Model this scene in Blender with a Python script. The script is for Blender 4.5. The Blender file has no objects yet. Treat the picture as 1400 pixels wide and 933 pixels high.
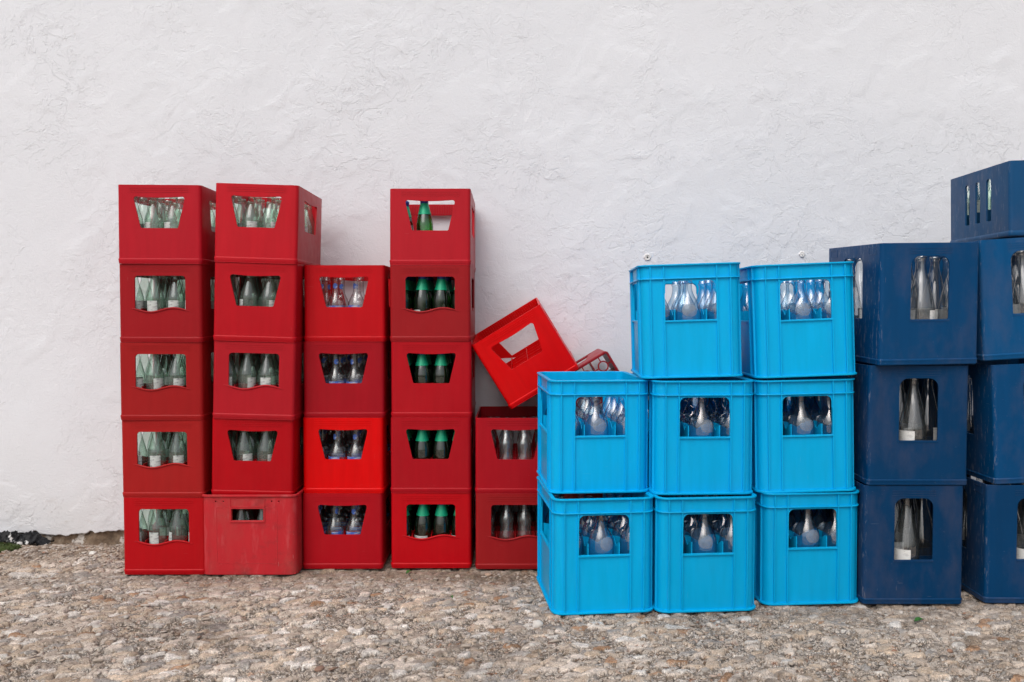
import bpy, bmesh, math, random
import numpy as np
from mathutils import Matrix, Vector
from mathutils.geometry import tessellate_polygon
R = math.radians
random.seed(7)
sc = bpy.context.scene
C = sc.collection

# ------------------------------------------------------------------ helpers
def link(o, parent=None):
    C.objects.link(o)
    if parent is not None:
        o.parent = parent
    return o

def mesh_obj(name, me, mat, parent=None):
    o = bpy.data.objects.new(name, me)
    if mat is not None and len(me.materials) == 0:
        me.materials.append(mat)
    return link(o, parent)

def bm_mesh(name, bm, mat=None, smooth=35, doubles=True):
    if doubles:
        bmesh.ops.remove_doubles(bm, verts=bm.verts, dist=1e-5)
    bmesh.ops.recalc_face_normals(bm, faces=bm.faces)
    me = bpy.data.meshes.new(name)
    bm.to_mesh(me); bm.free()
    if smooth:
        for p in me.polygons: p.use_smooth = True
        me.set_sharp_from_angle(angle=R(smooth))
    if mat: me.materials.append(mat)
    return me

def tag(o, label=None, cat=None, group=None, kind=None):
    if label: o['label'] = label
    if cat: o['category'] = cat
    if group: o['group'] = group
    if kind: o['kind'] = kind
    return o

def empty(name, M=None):
    o = bpy.data.objects.new(name, None)
    o.empty_display_size = .05
    C.objects.link(o)
    if M is not None: o.matrix_world = M
    return o

# ------------------------------------------------------------------ node helpers
class NT:
    def __init__(s, name):
        s.m = bpy.data.materials.new(name); s.m.use_nodes = True
        s.t = s.m.node_tree; s.t.nodes.clear()
        s.out = s.t.nodes.new('ShaderNodeOutputMaterial')
    def n(s, typ, **kw):
        nd = s.t.nodes.new(typ)
        for k, v in kw.items():
            if k.startswith('i_'):
                nd.inputs[k[2:].replace('_', ' ')].default_value = v
            else: setattr(nd, k, v)
        return nd
    def l(s, a, b): s.t.links.new(a, b)
    def math(s, op, a, b=None, c=None, clamp=False):
        nd = s.t.nodes.new('ShaderNodeMath'); nd.operation = op; nd.use_clamp = clamp
        for i, v in enumerate((a, b, c)):
            if v is None: continue
            if isinstance(v, (int, float)): nd.inputs[i].default_value = v
            else: s.l(v, nd.inputs[i])
        return nd.outputs[0]
    def noise(s, vec, scale, detail=3, rough=.5, dist=0.0):
        nd = s.n('ShaderNodeTexNoise'); nd.inputs['Scale'].default_value = scale
        nd.inputs['Detail'].default_value = detail; nd.inputs['Roughness'].default_value = rough
        nd.inputs['Distortion'].default_value = dist
        if vec is not None: s.l(vec, nd.inputs['Vector'])
        return nd.outputs['Fac']
    def ramp(s, fac, stops):
        nd = s.n('ShaderNodeValToRGB'); e = nd.color_ramp.elements
        while len(e) < len(stops): e.new(.5)
        for i, (p, c) in enumerate(stops):
            e[i].position = p; e[i].color = c if len(c) == 4 else (*c, 1)
        s.l(fac, nd.inputs[0]); return nd.outputs[0]
    def mapping(s, vec, scale=(1, 1, 1), rot=(0, 0, 0), loc=(0, 0, 0)):
        nd = s.n('ShaderNodeMapping'); nd.inputs['Scale'].default_value = scale
        nd.inputs['Rotation'].default_value = rot; nd.inputs['Location'].default_value = loc
        s.l(vec, nd.inputs['Vector']); return nd.outputs[0]
    def mix(s, fac, a, b, mode='MIX'):
        nd = s.n('ShaderNodeMix'); nd.data_type = 'RGBA'; nd.blend_type = mode
        for sock, v in ((nd.inputs[0], fac), (nd.inputs[6], a), (nd.inputs[7], b)):
            if isinstance(v, (int, float)): sock.default_value = v
            elif isinstance(v, tuple): sock.default_value = v if len(v) == 4 else (*v, 1)
            else: s.l(v, sock)
        return nd.outputs[2]

# ------------------------------------------------------------------ materials
def plastic_mat(name='crate_plastic', wear=1.0, rough=.36, edge_wear=False):
    t = NT(name)
    tc = t.n('ShaderNodeTexCoord'); oi = t.n('ShaderNodeObjectInfo')
    off = t.n('ShaderNodeVectorMath', operation='SCALE'); off.inputs[0].default_value = (7.3, 3.1, 5.7)
    t.l(oi.outputs['Random'], off.inputs['Scale'])
    add = t.n('ShaderNodeVectorMath', operation='ADD'); t.l(tc.outputs['Object'], add.inputs[0]); t.l(off.outputs[0], add.inputs[1])
    v = add.outputs[0]
    big = t.noise(v, 7, 3)
    streak = t.noise(t.mapping(v, (45, 45, 5)), 1, 3, .6)
    fade = t.math('MULTIPLY_ADD', big, .30, .85)
    col = t.mix(1.0, oi.outputs['Color'], t.mix(streak, (.84, .84, .84), (1.08, 1.08, 1.08)), 'MULTIPLY')
    grey = t.n('ShaderNodeHueSaturation'); grey.inputs['Saturation'].default_value = 1.0
    t.l(col, grey.inputs['Color']); t.l(fade, grey.inputs['Value'])
    col2 = t.mix(t.math('SUBTRACT', big, .25, clamp=True), col, grey.outputs[0])
    # fine scratches and scuffs: thin pale marks, dusty dirt towards rough spots
    sh = t.math('GREATER_THAN', t.noise(t.mapping(v, (14, 14, 420)), 1, 1.5), .765)
    sv = t.math('GREATER_THAN', t.noise(t.mapping(v, (330, 330, 16), (0, R(9), 0)), 1, 1.5), .77)
    gate = t.math('GREATER_THAN', t.noise(v, 13, 2), .57)
    scr = t.math('MULTIPLY', t.math('MULTIPLY', t.math('MAXIMUM', sh, sv), gate), .26 * wear)
    if edge_wear:                                   # rubbed vertical corners
        sx = t.n('ShaderNodeSeparateXYZ'); t.l(tc.outputs['Object'], sx.inputs[0])
        ex = t.ramp(t.math('ABSOLUTE', sx.outputs['X']), [(0, (0, 0, 0)), (.150, (0, 0, 0)), (.158, (1, 1, 1))])
        rub = t.math('GREATER_THAN', t.noise(t.mapping(v, (110, 110, 20)), 1, 5, .75), .59)
        scr = t.math('MAXIMUM', scr, t.math('MULTIPLY', t.math('MULTIPLY', ex, rub), .28))
    speck = t.ramp(t.noise(v, 190, 2, .6), [(0, (0, 0, 0)), (.70, (0, 0, 0)), (.78, (1, 1, 1))])
    sg = t.math('GREATER_THAN', t.noise(v, 11, 3), .52)
    spk = t.math('MULTIPLY', t.math('MULTIPLY', speck, sg), .16 * wear)
    m = t.math('ADD', scr, spk, clamp=True)
    col3 = t.mix(m, col2, t.mix(.55, col2, (.60, .56, .54)))
    dust = t.ramp(t.noise(t.mapping(v, (6, 6, 3)), 1.6, 5, .65), [(.45, (0, 0, 0)), (.8, (1, 1, 1))])
    col4 = t.mix(t.math('MULTIPLY', dust, .10 * wear * wear), col3, (.20, .13, .10))
    if wear > 1.5:
        sm = t.ramp(t.noise(t.mapping(v, (9, 9, 14)), 1, 5, .7), [(.52, (0, 0, 0)), (.75, (1, 1, 1))])
        col4 = t.mix(t.math('MULTIPLY', sm, .55), col4, (.12, .035, .035))
        pale = t.ramp(t.noise(t.mapping(v, (30, 30, 7)), 1, 4, .65), [(.55, (0, 0, 0)), (.75, (1, 1, 1))])
        col4 = t.mix(t.math('MULTIPLY', pale, .22), col4, (.62, .22, .22))
    rgh = t.math('MULTIPLY_ADD', t.noise(v, 25, 4, .6), .26, rough - .13)
    bmp = t.n('ShaderNodeBump'); bmp.inputs['Strength'].default_value = .35; bmp.inputs['Distance'].default_value = .0035
    hh = t.math('ADD', t.noise(t.mapping(v, (16, 16, 2.2)), 1, 1.5), t.math('MULTIPLY', t.noise(v, 260, 2), .05))
    t.l(hh, bmp.inputs['Height'])
    p = t.n('ShaderNodeBsdfPrincipled'); t.l(col4, p.inputs['Base Color']); t.l(rgh, p.inputs['Roughness'])
    p.inputs['IOR'].default_value = 1.45; p.inputs['Specular IOR Level'].default_value = .17
    t.l(bmp.outputs[0], p.inputs['Normal']); t.l(p.outputs[0], t.out.inputs[0])
    return t.m

def glass_mat(name, face, edge, dirt=.05, ior=1.75, dcol=(.7, .75, .72)):
    t = NT(name)
    tc = t.n('ShaderNodeTexCoord')
    lw = t.n('ShaderNodeLayerWeight'); lw.inputs['Blend'].default_value = .5
    f = t.math('POWER', lw.outputs['Facing'], 2.6)
    tr = t.n('ShaderNodeBsdfTransparent'); t.l(t.mix(f, face, edge), tr.inputs['Color'])
    gl = t.n('ShaderNodeBsdfGlossy'); gl.inputs['Roughness'].default_value = .06
    bmp = t.n('ShaderNodeBump'); bmp.inputs['Strength'].default_value = .25; bmp.inputs['Distance'].default_value = .003
    t.l(t.noise(t.mapping(tc.outputs['Object'], (1, 1, .5)), 38, 1.5), bmp.inputs['Height']); t.l(bmp.outputs[0], gl.inputs['Normal'])
    f0 = ((ior-1)/(ior+1))**2
    gg = t.n('ShaderNodeNewGeometry')
    fr = t.math('MULTIPLY_ADD', t.math('POWER', lw.outputs['Facing'], 5), 1-f0, f0)
    fr = t.math('MULTIPLY', fr, t.math('MULTIPLY_ADD', gg.outputs['Backfacing'], -.75, 1))
    ms = t.n('ShaderNodeMixShader'); t.l(t.math('MINIMUM', fr, .85), ms.inputs[0]); t.l(tr.outputs[0], ms.inputs[1]); t.l(gl.outputs[0], ms.inputs[2])
    df = t.n('ShaderNodeBsdfDiffuse'); df.inputs['Color'].default_value = (*dcol, 1)
    d = t.math('MULTIPLY', t.noise(tc.outputs['Object'], 45, 4, .65), dirt * 2)
    ms2 = t.n('ShaderNodeMixShader'); t.l(d, ms2.inputs[0]); t.l(ms.outputs[0], ms2.inputs[1]); t.l(df.outputs[0], ms2.inputs[2])
    t.l(ms2.outputs[0], t.out.inputs[0])
    return t.m

def simple_mat(name, col, rough=.6, metal=0, noise_amt=.15, scale=40):
    t = NT(name); tc = t.n('ShaderNodeTexCoord')
    n = t.math('MULTIPLY_ADD', t.noise(tc.outputs['Object'], scale, 3), noise_amt * 2, 1 - noise_amt)
    hs = t.n('ShaderNodeHueSaturation'); hs.inputs['Color'].default_value = (*col, 1); t.l(n, hs.inputs['Value'])
    p = t.n('ShaderNodeBsdfPrincipled'); t.l(hs.outputs[0], p.inputs['Base Color'])
    p.inputs['Roughness'].default_value = rough; p.inputs['Metallic'].default_value = metal
    t.l(p.outputs[0], t.out.inputs[0]); return t.m

def label_mat(name, base, ink, bands=True):
    t = NT(name); tc = t.n('ShaderNodeTexCoord'); oi = t.n('ShaderNodeObjectInfo')
    v = t.mapping(tc.outputs['Object'], (60, 60, 420))
    a = t.math('GREATER_THAN', t.noise(v, 1, 2), .56)
    g = t.math('GREATER_THAN', t.noise(t.mapping(tc.outputs['Object'], (30, 30, 45)), 1, 1), .50)
    m = t.math('MULTIPLY', t.math('MULTIPLY', a, g), .75 if bands else .0)
    col = t.mix(m, base, ink)
    col = t.mix(t.math('MULTIPLY', t.noise(tc.outputs['Object'], 60, 4), .25), col, (.45, .42, .38))
    p = t.n('ShaderNodeBsdfPrincipled'); t.l(col, p.inputs['Base Color']); p.inputs['Roughness'].default_value = .55
    t.l(p.outputs[0], t.out.inputs[0]); return t.m

M_PL = plastic_mat(wear=.5)
M_WORN = plastic_mat('scuffed_crate_plastic', 1.9, .48)
M_NAVY = plastic_mat('navy_crate_plastic', 1.35, .36, True)
M_GREENISH = glass_mat('pale_green_glass', (.87, .965, .91), (.02, .11, .06), .055, 2.1, dcol=(.66, .80, .72))
M_CLEAR = glass_mat('clear_glass', (.96, .96, .965), (.06, .065, .08), .03, 2.2)
M_BLUISH = glass_mat('clear_glass_large', (.955, .965, .97), (.02, .03, .05), .015, 2.2)
M_WATER = glass_mat('water_bottle_glass', (.92, .93, .94), (.012, .016, .022), .022, 2.5)
M_BLUEGL = glass_mat('blue_tinged_glass', (.84, .935, .99), (.004, .06, .19), .010, 2.3)
M_GREEN = glass_mat('deep_green_glass', (.10, .52, .12), (.0, .025, .008), .015, 2.1, (.25, .45, .25))
M_LABEL = label_mat('paper_label', (.55, .60, .58), (.10, .11, .14))
M_WLABEL = label_mat('plain_label', (.78, .78, .76), (.5, .5, .5))
M_GLINT = glass_mat('painted_sky_glint', (.8, .86, .9), (.4, .5, .6), .0, 1.5)  # pale oval painted as the sky highlight on bottle shoulders
for _n in M_GLINT.node_tree.nodes:
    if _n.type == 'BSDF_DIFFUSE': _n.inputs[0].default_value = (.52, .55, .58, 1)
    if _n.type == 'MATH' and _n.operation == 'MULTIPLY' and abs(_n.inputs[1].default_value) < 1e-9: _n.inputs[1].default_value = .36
M_BLABEL = label_mat('blue_label', (.006, .10, .50), (.6, .62, .65))
M_FOIL = simple_mat('teal_foil', (.004, .33, .17), .38, .2, .12, 90)
M_NAVYFOIL = simple_mat('navy_foil', (.012, .035, .22), .35, .3, .12, 90)

# ------------------------------------------------------------------ shapes for crates
def rrect(W, D, r, off=0.0, n=6):
    """rounded rectangle outline; front edge at y=0, depth D; off grows it outward"""
    x0, x1, y0, y1 = -W/2-off, W/2+off, -off, D+off
    rr = max(r+off, .0005); pts = []
    for cx, cy, a0 in ((x1-rr, y0+rr, -90), (x1-rr, y1-rr, 0), (x0+rr, y1-rr, 90), (x0+rr, y0+rr, 180)):
        for i in range(n+1):
            a = R(a0+90*i/n); pts.append((cx+rr*math.cos(a), cy+rr*math.sin(a)))
    return pts

def ring_bm(bm, W, D, r, prof, zfun=None):
    """closed profile [(off,z)] swept round the rounded rectangle"""
    loops = []
    for off, z in prof:
        loops.append([bm.verts.new((x, y, z)) for x, y in rrect(W, D, r, off)])
    k = len(loops); n = len(loops[0])
    for i in range(k):
        a, b = loops[i], loops[(i+1) % k]
        for j in range(n):
            bm.faces.new((a[j], a[(j+1) % n], b[(j+1) % n], b[j]))

def box(bm, x0, x1, y0, y1, z0, z1):
    vs = [bm.verts.new((x, y, z)) for x in (x0, x1) for y in (y0, y1) for z in (z0, z1)]
    for f in ((0, 1, 3, 2), (4, 6, 7, 5), (0, 4, 5, 1), (2, 3, 7, 6), (0, 2, 6, 4), (1, 5, 7, 3)):
        bm.faces.new([vs[i] for i in f])

def body_mesh(name, W, D, H, r, t, front, side, taper=0.0, n=6):
    """crate walls; front/side: lists of hole polygons [(u,z)], u measured from the middle of that side"""
    bm = bmesh.new()
    def panel(L, holes, f):
        outer = [(-L/2, 0), (L/2, 0), (L/2, H), (-L/2, H)]
        loops = [outer] + holes
        flat = [p for lp in loops for p in lp]
        tris = tessellate_polygon([[Vector((u, z, 0)) for u, z in lp] for lp in loops])
        lay = []
        for dd in (0, t):
            vs = [bm.verts.new(f(u, dd, z)) for u, z in flat]
            for a, b, c in tris:
                try: bm.faces.new((vs[a], vs[b], vs[c]))
                except ValueError: pass
            lay.append(vs)
        s = 0
        for li, lp in enumerate(loops):
            m = len(lp)
            for i in range(m):
                if li == 0 and i in (1, 3): continue
                a, b = s+i, s+(i+1) % m
                bm.faces.new((lay[0][a], lay[0][b], lay[1][b], lay[1][a]))
            s += m
    panel(W-2*r, front, lambda u, d, z: (u, d, z))
    panel(W-2*r, front, lambda u, d, z: (-u, D-d, z))
    panel(D-2*r, side, lambda u, d, z: (W/2-d, D/2+u, z))
    panel(D-2*r, side, lambda u, d, z: (-W/2+d, D/2-u, z))
    ri = max(r-t, .001)
    for cx, cy, a0 in ((W/2-r, r, -90), (W/2-r, D-r, 0), (-W/2+r, D-r, 90), (-W/2+r, r, 180)):
        prev = None
        for i in range(n+1):
            a = R(a0+90*i/n); c, s = math.cos(a), math.sin(a)
            cur = [bm.verts.new((cx+rr*c, cy+rr*s, z)) for rr in (r, ri) for z in (0, H)]
            if prev:
                bm.faces.new((prev[0], cur[0], cur[1], prev[1])); bm.faces.new((prev[2], prev[3], cur[3], cur[2]))
                bm.faces.new((prev[1], cur[1], cur[3], prev[3])); bm.faces.new((prev[0], prev[2], cur[2], cur[0]))
            prev = cur
    if taper:
        for v in bm.verts:
            k = 1 - taper*(1 - v.co.z/H); v.co.x *= k; v.co.y = D/2 + (v.co.y-D/2)*k
    return bm_mesh(name, bm, M_PL, 30)

def bevel(o, w=.0012, seg=2):
    b = o.modifiers.new('bevel', 'BEVEL'); b.width = w; b.segments = seg; b.limit_method = 'ANGLE'; b.angle_limit = R(50)
    b.harden_normals = True
    return o

def rpoly(pts, rad, n=5):
    """round the corners of a polygon; rad: one radius per corner"""
    out = []; m = len(pts)
    for i in range(m):
        p = Vector(pts[i]); a = Vector(pts[i-1]); b = Vector(pts[(i+1) % m])
        da, db = (a-p).normalized(), (b-p).normalized(); ang = da.angle(db); r = rad[i]
        if r <= 0: out.append((p.x, p.y)); continue
        d = r/math.tan(ang/2); s, e = p+da*d, p+db*d
        c = p+(da+db).normalized()*(r/math.sin(ang/2))
        va, vb = s-c, e-c; tot = va.angle_signed(vb)
        for k in range(n+1):
            th = tot*k/n
            w = Vector((va.x*math.cos(-th)-va.y*math.sin(-th), va.x*math.sin(-th)+va.y*math.cos(-th)))
            out.append((c.x+w.x, c.y+w.y))
    return out

def trap_window(wt=.092, wb=.066, zt=.237, zb=.126, dip=.004):
    top = []
    base = rpoly([(-wb, zb), (wb, zb), (wt, zt), (-wt, zt)], [.006, .006, .009, .009])
    out = []
    for i, p in enumerate(base):
        out.append(p)
        if i == 17:                                     # after the top right corner: the top edge sags
            for k in range(1, 8):
                u = wt-.014-(2*wt-.028)*k/8; out.append((u, zt-dip*math.sin(math.pi*k/8)))
    return out
def wave_z(u, zb=.117, a=.0075, w=.083):
    return zb + a*math.sin(math.pi*(u-.006)/w)
def wave_window(w=.09, zt=.237):
    out = [(-w+2*w*k/16, wave_z(-w+2*w*k/16)) for k in range(17)]
    out += rpoly([(w, .12), (w, zt), (-w, zt), (-w, .12)], [0, .012, .012, 0])[1:-1]
    return out
def tube_bm(bm, pts, rad, n=8, caps=True):
    rings = []; m = len(pts); P = [Vector(p) for p in pts]
    for i, p in enumerate(P):
        d = (P[min(i+1, m-1)]-P[max(i-1, 0)]).normalized()
        u = d.cross(Vector((0, 1, 0)))
        if u.length < .1: u = d.cross(Vector((1, 0, 0)))
        u.normalize(); w = d.cross(u); rr = rad[i] if isinstance(rad, (list, tuple)) else rad
        rings.append([bm.verts.new(p+u*rr*math.cos(2*math.pi*k/n)+w*rr*math.sin(2*math.pi*k/n)) for k in range(n)])
    for a, b in zip(rings, rings[1:]):
        for k in range(n): bm.faces.new((a[k], a[(k+1) % n], b[(k+1) % n], b[k]))
    if caps: bm.faces.new(rings[0][::-1]); bm.faces.new(rings[-1])

def divider_mesh(name, W, D, t, nx, ny, h, z0=.006, wall=.0022, peak=0.0):
    bm = bmesh.new(); x0, x1, y0, y1 = -W/2+t+.0008, W/2-t-.0008, t+.0008, D-t-.0008
    def strip(along_x, pos, off):
        a0, a1, cells = (x0, x1, nx) if along_x else (y0, y1, ny); N = cells*6
        prev = None
        for i in range(N+1):
            a = a0+(a1-a0)*i/N; top = z0+h-off+peak*abs(math.cos(math.pi*cells*i/N))
            cur = []
            for s in (-wall/2, wall/2):
                for z in (z0, top): cur.append(bm.verts.new((a, pos+s, z) if along_x else (pos+s, a, z)))
            if prev:
                for q in ((0, 1), (3, 2), (1, 3), (2, 0)): bm.faces.new((prev[q[0]], prev[q[1]], cur[q[1]], cur[q[0]]))
            else: bm.faces.new((cur[0], cur[1], cur[3], cur[2]))
            prev = cur
        bm.faces.new((prev[0], prev[2], prev[3], prev[1]))
    for i in range(1, nx): strip(False, x0+(x1-x0)*i/nx, 0)
    for j in range(1, ny): strip(True, y0+(y1-y0)*j/ny, .0013)
    return bm_mesh(name, bm, M_PL, 30, doubles=False)

def base_mesh(name, W, D, t, nx, ny, rr=.021):
    """open lattice floor: a ring under every bottle joined by struts"""
    bm = bmesh.new(); x0, x1, y0, y1 = -W/2+t, W/2-t, t, D-t; sx, sy = (x1-x0)/nx, (y1-y0)/ny
    z0, z1 = .001, .0055
    for i in range(nx):
        for j in range(ny):
            cx, cy = x0+sx*(i+.5), y0+sy*(j+.5); L = []
            for r, z in ((rr, z0), (rr, z1), (rr-.005, z1), (rr-.005, z0)):
                L.append([bm.verts.new((cx+r*math.cos(k*math.pi/10), cy+r*math.sin(k*math.pi/10), z)) for k in range(20)])
            for q in range(4):
                a, b = L[q], L[(q+1) % 4]
                for k in range(20): bm.faces.new((a[k], a[(k+1) % 20], b[(k+1) % 20], b[k]))
            for s in (-1, 1):
                box(bm, cx-.0022, cx+.0022, min(cy+s*rr*.98, cy+s*sy*.5), max(cy+s*rr*.98, cy+s*sy*.5), z0+.0004, z1-.0006)
                box(bm, min(cx+s*rr*.98, cx+s*sx*.5), max(cx+s*rr*.98, cx+s*sx*.5), cy-.0022, cy+.0022, z0+.0007, z1-.0009)
    for i in range(nx+1):
        x = x0+sx*i; box(bm, x-.002, x+.002, y0+.0005, y1-.0005, z0+.0010, z1+.0006)
    for j in range(ny+1):
        y = y0+sy*j; box(bm, x0+.0005, x1-.0005, y-.002, y+.002, z0+.0013, z1+.0009)
    return bm_mesh(name, bm, M_PL, 30, doubles=False)

# ---- red bottle crate -------------------------------------------------
RW, RD, RH, RT = .295, .392, .2785, .006
def red_parts(kind):
    win = [trap_window()] if kind == 'trapezoid' else [wave_window()]
    side = [trap_window(.105, .085)] if kind == 'trapezoid' else [wave_window(.10)]
    P = [('body', body_mesh('red_body', RW, RD, RH, .013, RT, win, side), .0014)]
    bm = bmesh.new()
    ring_bm(bm, RW, RD, .013, [(.0002, .0035), (.0010, .005), (.0013, .010), (.0024, .0150), (.0020, .0175), (.0002, .0195), (-.002, .011)])
    P.append(('base_lip', bm_mesh('red_lip', bm, M_PL, 50), 0))
    bm = bmesh.new()
    for z in (.252, .259, .266):
        box(bm, -.105, .105, -.0009, .0012, z, z+.0028)
    P.append(('grip_ridges', bm_mesh('red_ridges', bm, M_PL, 30, doubles=False), 0))
    bm = bmesh.new()
    for z in (.252, .259, .266):
        box(bm, -.105, .105, RD-.0012, RD+.0009, z, z+.0028)
    for k in range(26):                                      # fine ribs inside the rear rim
        x = -.125+k*.01; box(bm, x, x+.0028, RD-RT-.003, RD-RT+.001, .238, .272)
    P.append(('rim_ribs', bm_mesh('red_ribs', bm, M_PL, 30, doubles=False), 0))
    if kind == 'wave':
        for ys in (0, RD):
            bm = bmesh.new(); pts = []; rad = []
            for k in range(33):
                u = -.108+.216*k/32; pts.append((u, ys, wave_z(u)-.002)); rad.append(.0036*min(1, .15+min(k, 32-k)/5))
            tube_bm(bm, pts, rad)
            P.append(('window_lip', bm_mesh('red_wavelip', bm, M_PL, 50), 0))
    P.append(('bottle_divider', divider_mesh('red_divider', RW, RD, RT, 4, 5, .1155), 0))
    P.append(('base_lattice', base_mesh('red_base', RW, RD, RT, 4, 5), 0))
    return P
PARTS = {'trapezoid': red_parts('trapezoid'), 'wave': red_parts('wave')}

# ---- older scuffed crate with a slot handle ----------------------------
def old_parts():
    W, D, H, t = .342, .40, .289, .007
    slot = rpoly([(-.060, .197), (.052, .197), (.052, .238), (-.060, .238)], [.003]*4, 3)
    holes = [[(cx+.0026*math.cos(a*math.pi/4), .266+.0026*math.sin(a*math.pi/4)) for a in range(8)] for cx in (-.118, -.091, .083, .108)]
    sslot = rpoly([(-.056, .197), (.056, .197), (.056, .238), (-.056, .238)], [.003]*4, 3)
    P = [('body', body_mesh('old_body', W, D, H, .026, t, [slot]+holes, [sslot]), .0018)]
    bm = bmesh.new()
    ring_bm(bm, W, D, .026, [(.0, H-.008), (.005, H-.006), (.006, H-.001), (.005, H+.002), (-.001, H+.002), (-.001, H-.008)])
    P.append(('rim', bm_mesh('old_rim', bm, M_PL, 40), .0008))
    def frame(x0, x1, z0, z1, w, d):
        for y0, y1 in (((-d, .002),) if FR == 0 else ((D-.002, D+d),)):
            box(bm, x0, x1, y0, y1, z1-w, z1); box(bm, x0, x1, y0, y1, z0, z0+w)
            box(bm, x0, x0+w, y0, y1, z0+w, z1-w); box(bm, x1-w, x1, y0, y1, z0+w, z1-w)
    for FR in (0, 1):
        bm = bmesh.new()
        frame(-.0665, .0585, .1905, .2445, .0045, .0035)
        frame(-.0665, .0585, .2455, .2800, .003, .0018)
        frame(-.116, .102, .041, .244, .0015, .0008)
        P.append(('handle_frame', bm_mesh('old_frame', bm, M_PL, 30, doubles=False), .0006))
    P.append(('bottle_divider', divider_mesh('old_div', W, D, t, 4, 5, .10), 0))
    P.append(('base_lattice', base_mesh('old_base', W, D, t, 4, 5), 0))
    return P
PARTS['slot'] = old_parts()

# ---- light blue ribbed crate -------------------------------------------
BW, BD, BH, BT = .312, .395, .362, .005
def blue_parts():
    win = [rpoly([(-.081, .185), (.081, .185), (.081, .312), (-.081, .312)], [.002, .002, .020, .020])]
    sid = [rpoly([(-.112, .185), (.112, .185), (.112, .312), (-.112, .312)], [.002, .002, .020, .020])]
    P = [('body', body_mesh('blue_body', BW, BD, BH, .030, BT, win, sid), .001)]
    bm = bmesh.new()
    ring_bm(bm, BW, BD, .030, [(-.001, BH-.004), (.0085, BH-.0035), (.0095, BH-.001), (.0085, BH+.0015), (-.001, BH+.002), (-.003, BH-.001)])
    P.append(('rim', bm_mesh('blue_rim', bm, M_PL, 50), 0))
    bm = bmesh.new()
    ring_bm(bm, BW, BD, .030, [(-.001, .0008), (.009, .001), (.010, .004), (.009, .007), (-.001, .0078), (-.003, .004)])
    P.append(('base_flange', bm_mesh('blue_flange', bm, M_PL, 50), 0))
    bm = bmesh.new()
    ring_bm(bm, BW, BD, .030, [(-.001, .3155), (.0068, .316), (.0076, .3178), (.0068, .3196), (-.001, .320)])
    for half, L, flip in ((.0835, BW, 0), (.1145, BD, 1)):
        for side in (0, 1):
            def bb(u0, u1, d, z0, z1):
                if not flip:
                    y0, y1 = (-d, .001) if side == 0 else (BD-.001, BD+d); box(bm, u0, u1, y0, y1, z0, z1)
                else:
                    x0, x1 = (-BW/2-d, -BW/2+.001) if side == 0 else (BW/2-.001, BW/2+d); box(bm, x0, x1, BD/2+u0, BD/2+u1, z0, z1)
            c = L/2-.030
            for u in (-c, -half, half, c):
                bb(u-.0020, u+.0020, .0058, .0079, .3154); bb(u-.0020, u+.0020, .0058, .3202, BH-.0041)
            bb(-half+.0017, half-.0017, .0058, .1800, .1838)
    P.append(('ribs', bm_mesh('blue_ribs', bm, M_PL, 30, doubles=False), 0))
    for ax, half, L, pos in ((0, .081, BW, 0), (0, .081, BW, 1), (1, .112, BD, 0), (1, .112, BD, 1)):
        bm = bmesh.new(); arcp = [(-half, .272)]+[(-half+.020-.020*math.cos(R(9*k)), .292+.020*math.sin(R(9*k))) for k in range(11)]+[(half-.020+.020*math.sin(R(9*k)), .292+.020*math.cos(R(9*k))) for k in range(11)]+[(half, .272)]
        if ax == 0: pts_ = [(u, -.0005 if pos == 0 else BD+.0005, z) for u, z in arcp]
        else: pts_ = [(-BW/2-.0005 if pos == 0 else BW/2+.0005, BD/2+u, z) for u, z in arcp]
        tube_bm(bm, pts_, .0021, 8)
        P.append(('window_frame', bm_mesh('blue_wframe', bm, M_PL, 50), 0))
    P.append(('bottle_divider', divider_mesh('blue_div', BW, BD, BT, 3, 4, .192, peak=.022), 0))
    P.append(('base_lattice', base_mesh('blue_base', BW, BD, BT, 3, 4, .03), 0))
    return P
PARTS['ribbed'] = blue_parts()

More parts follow.
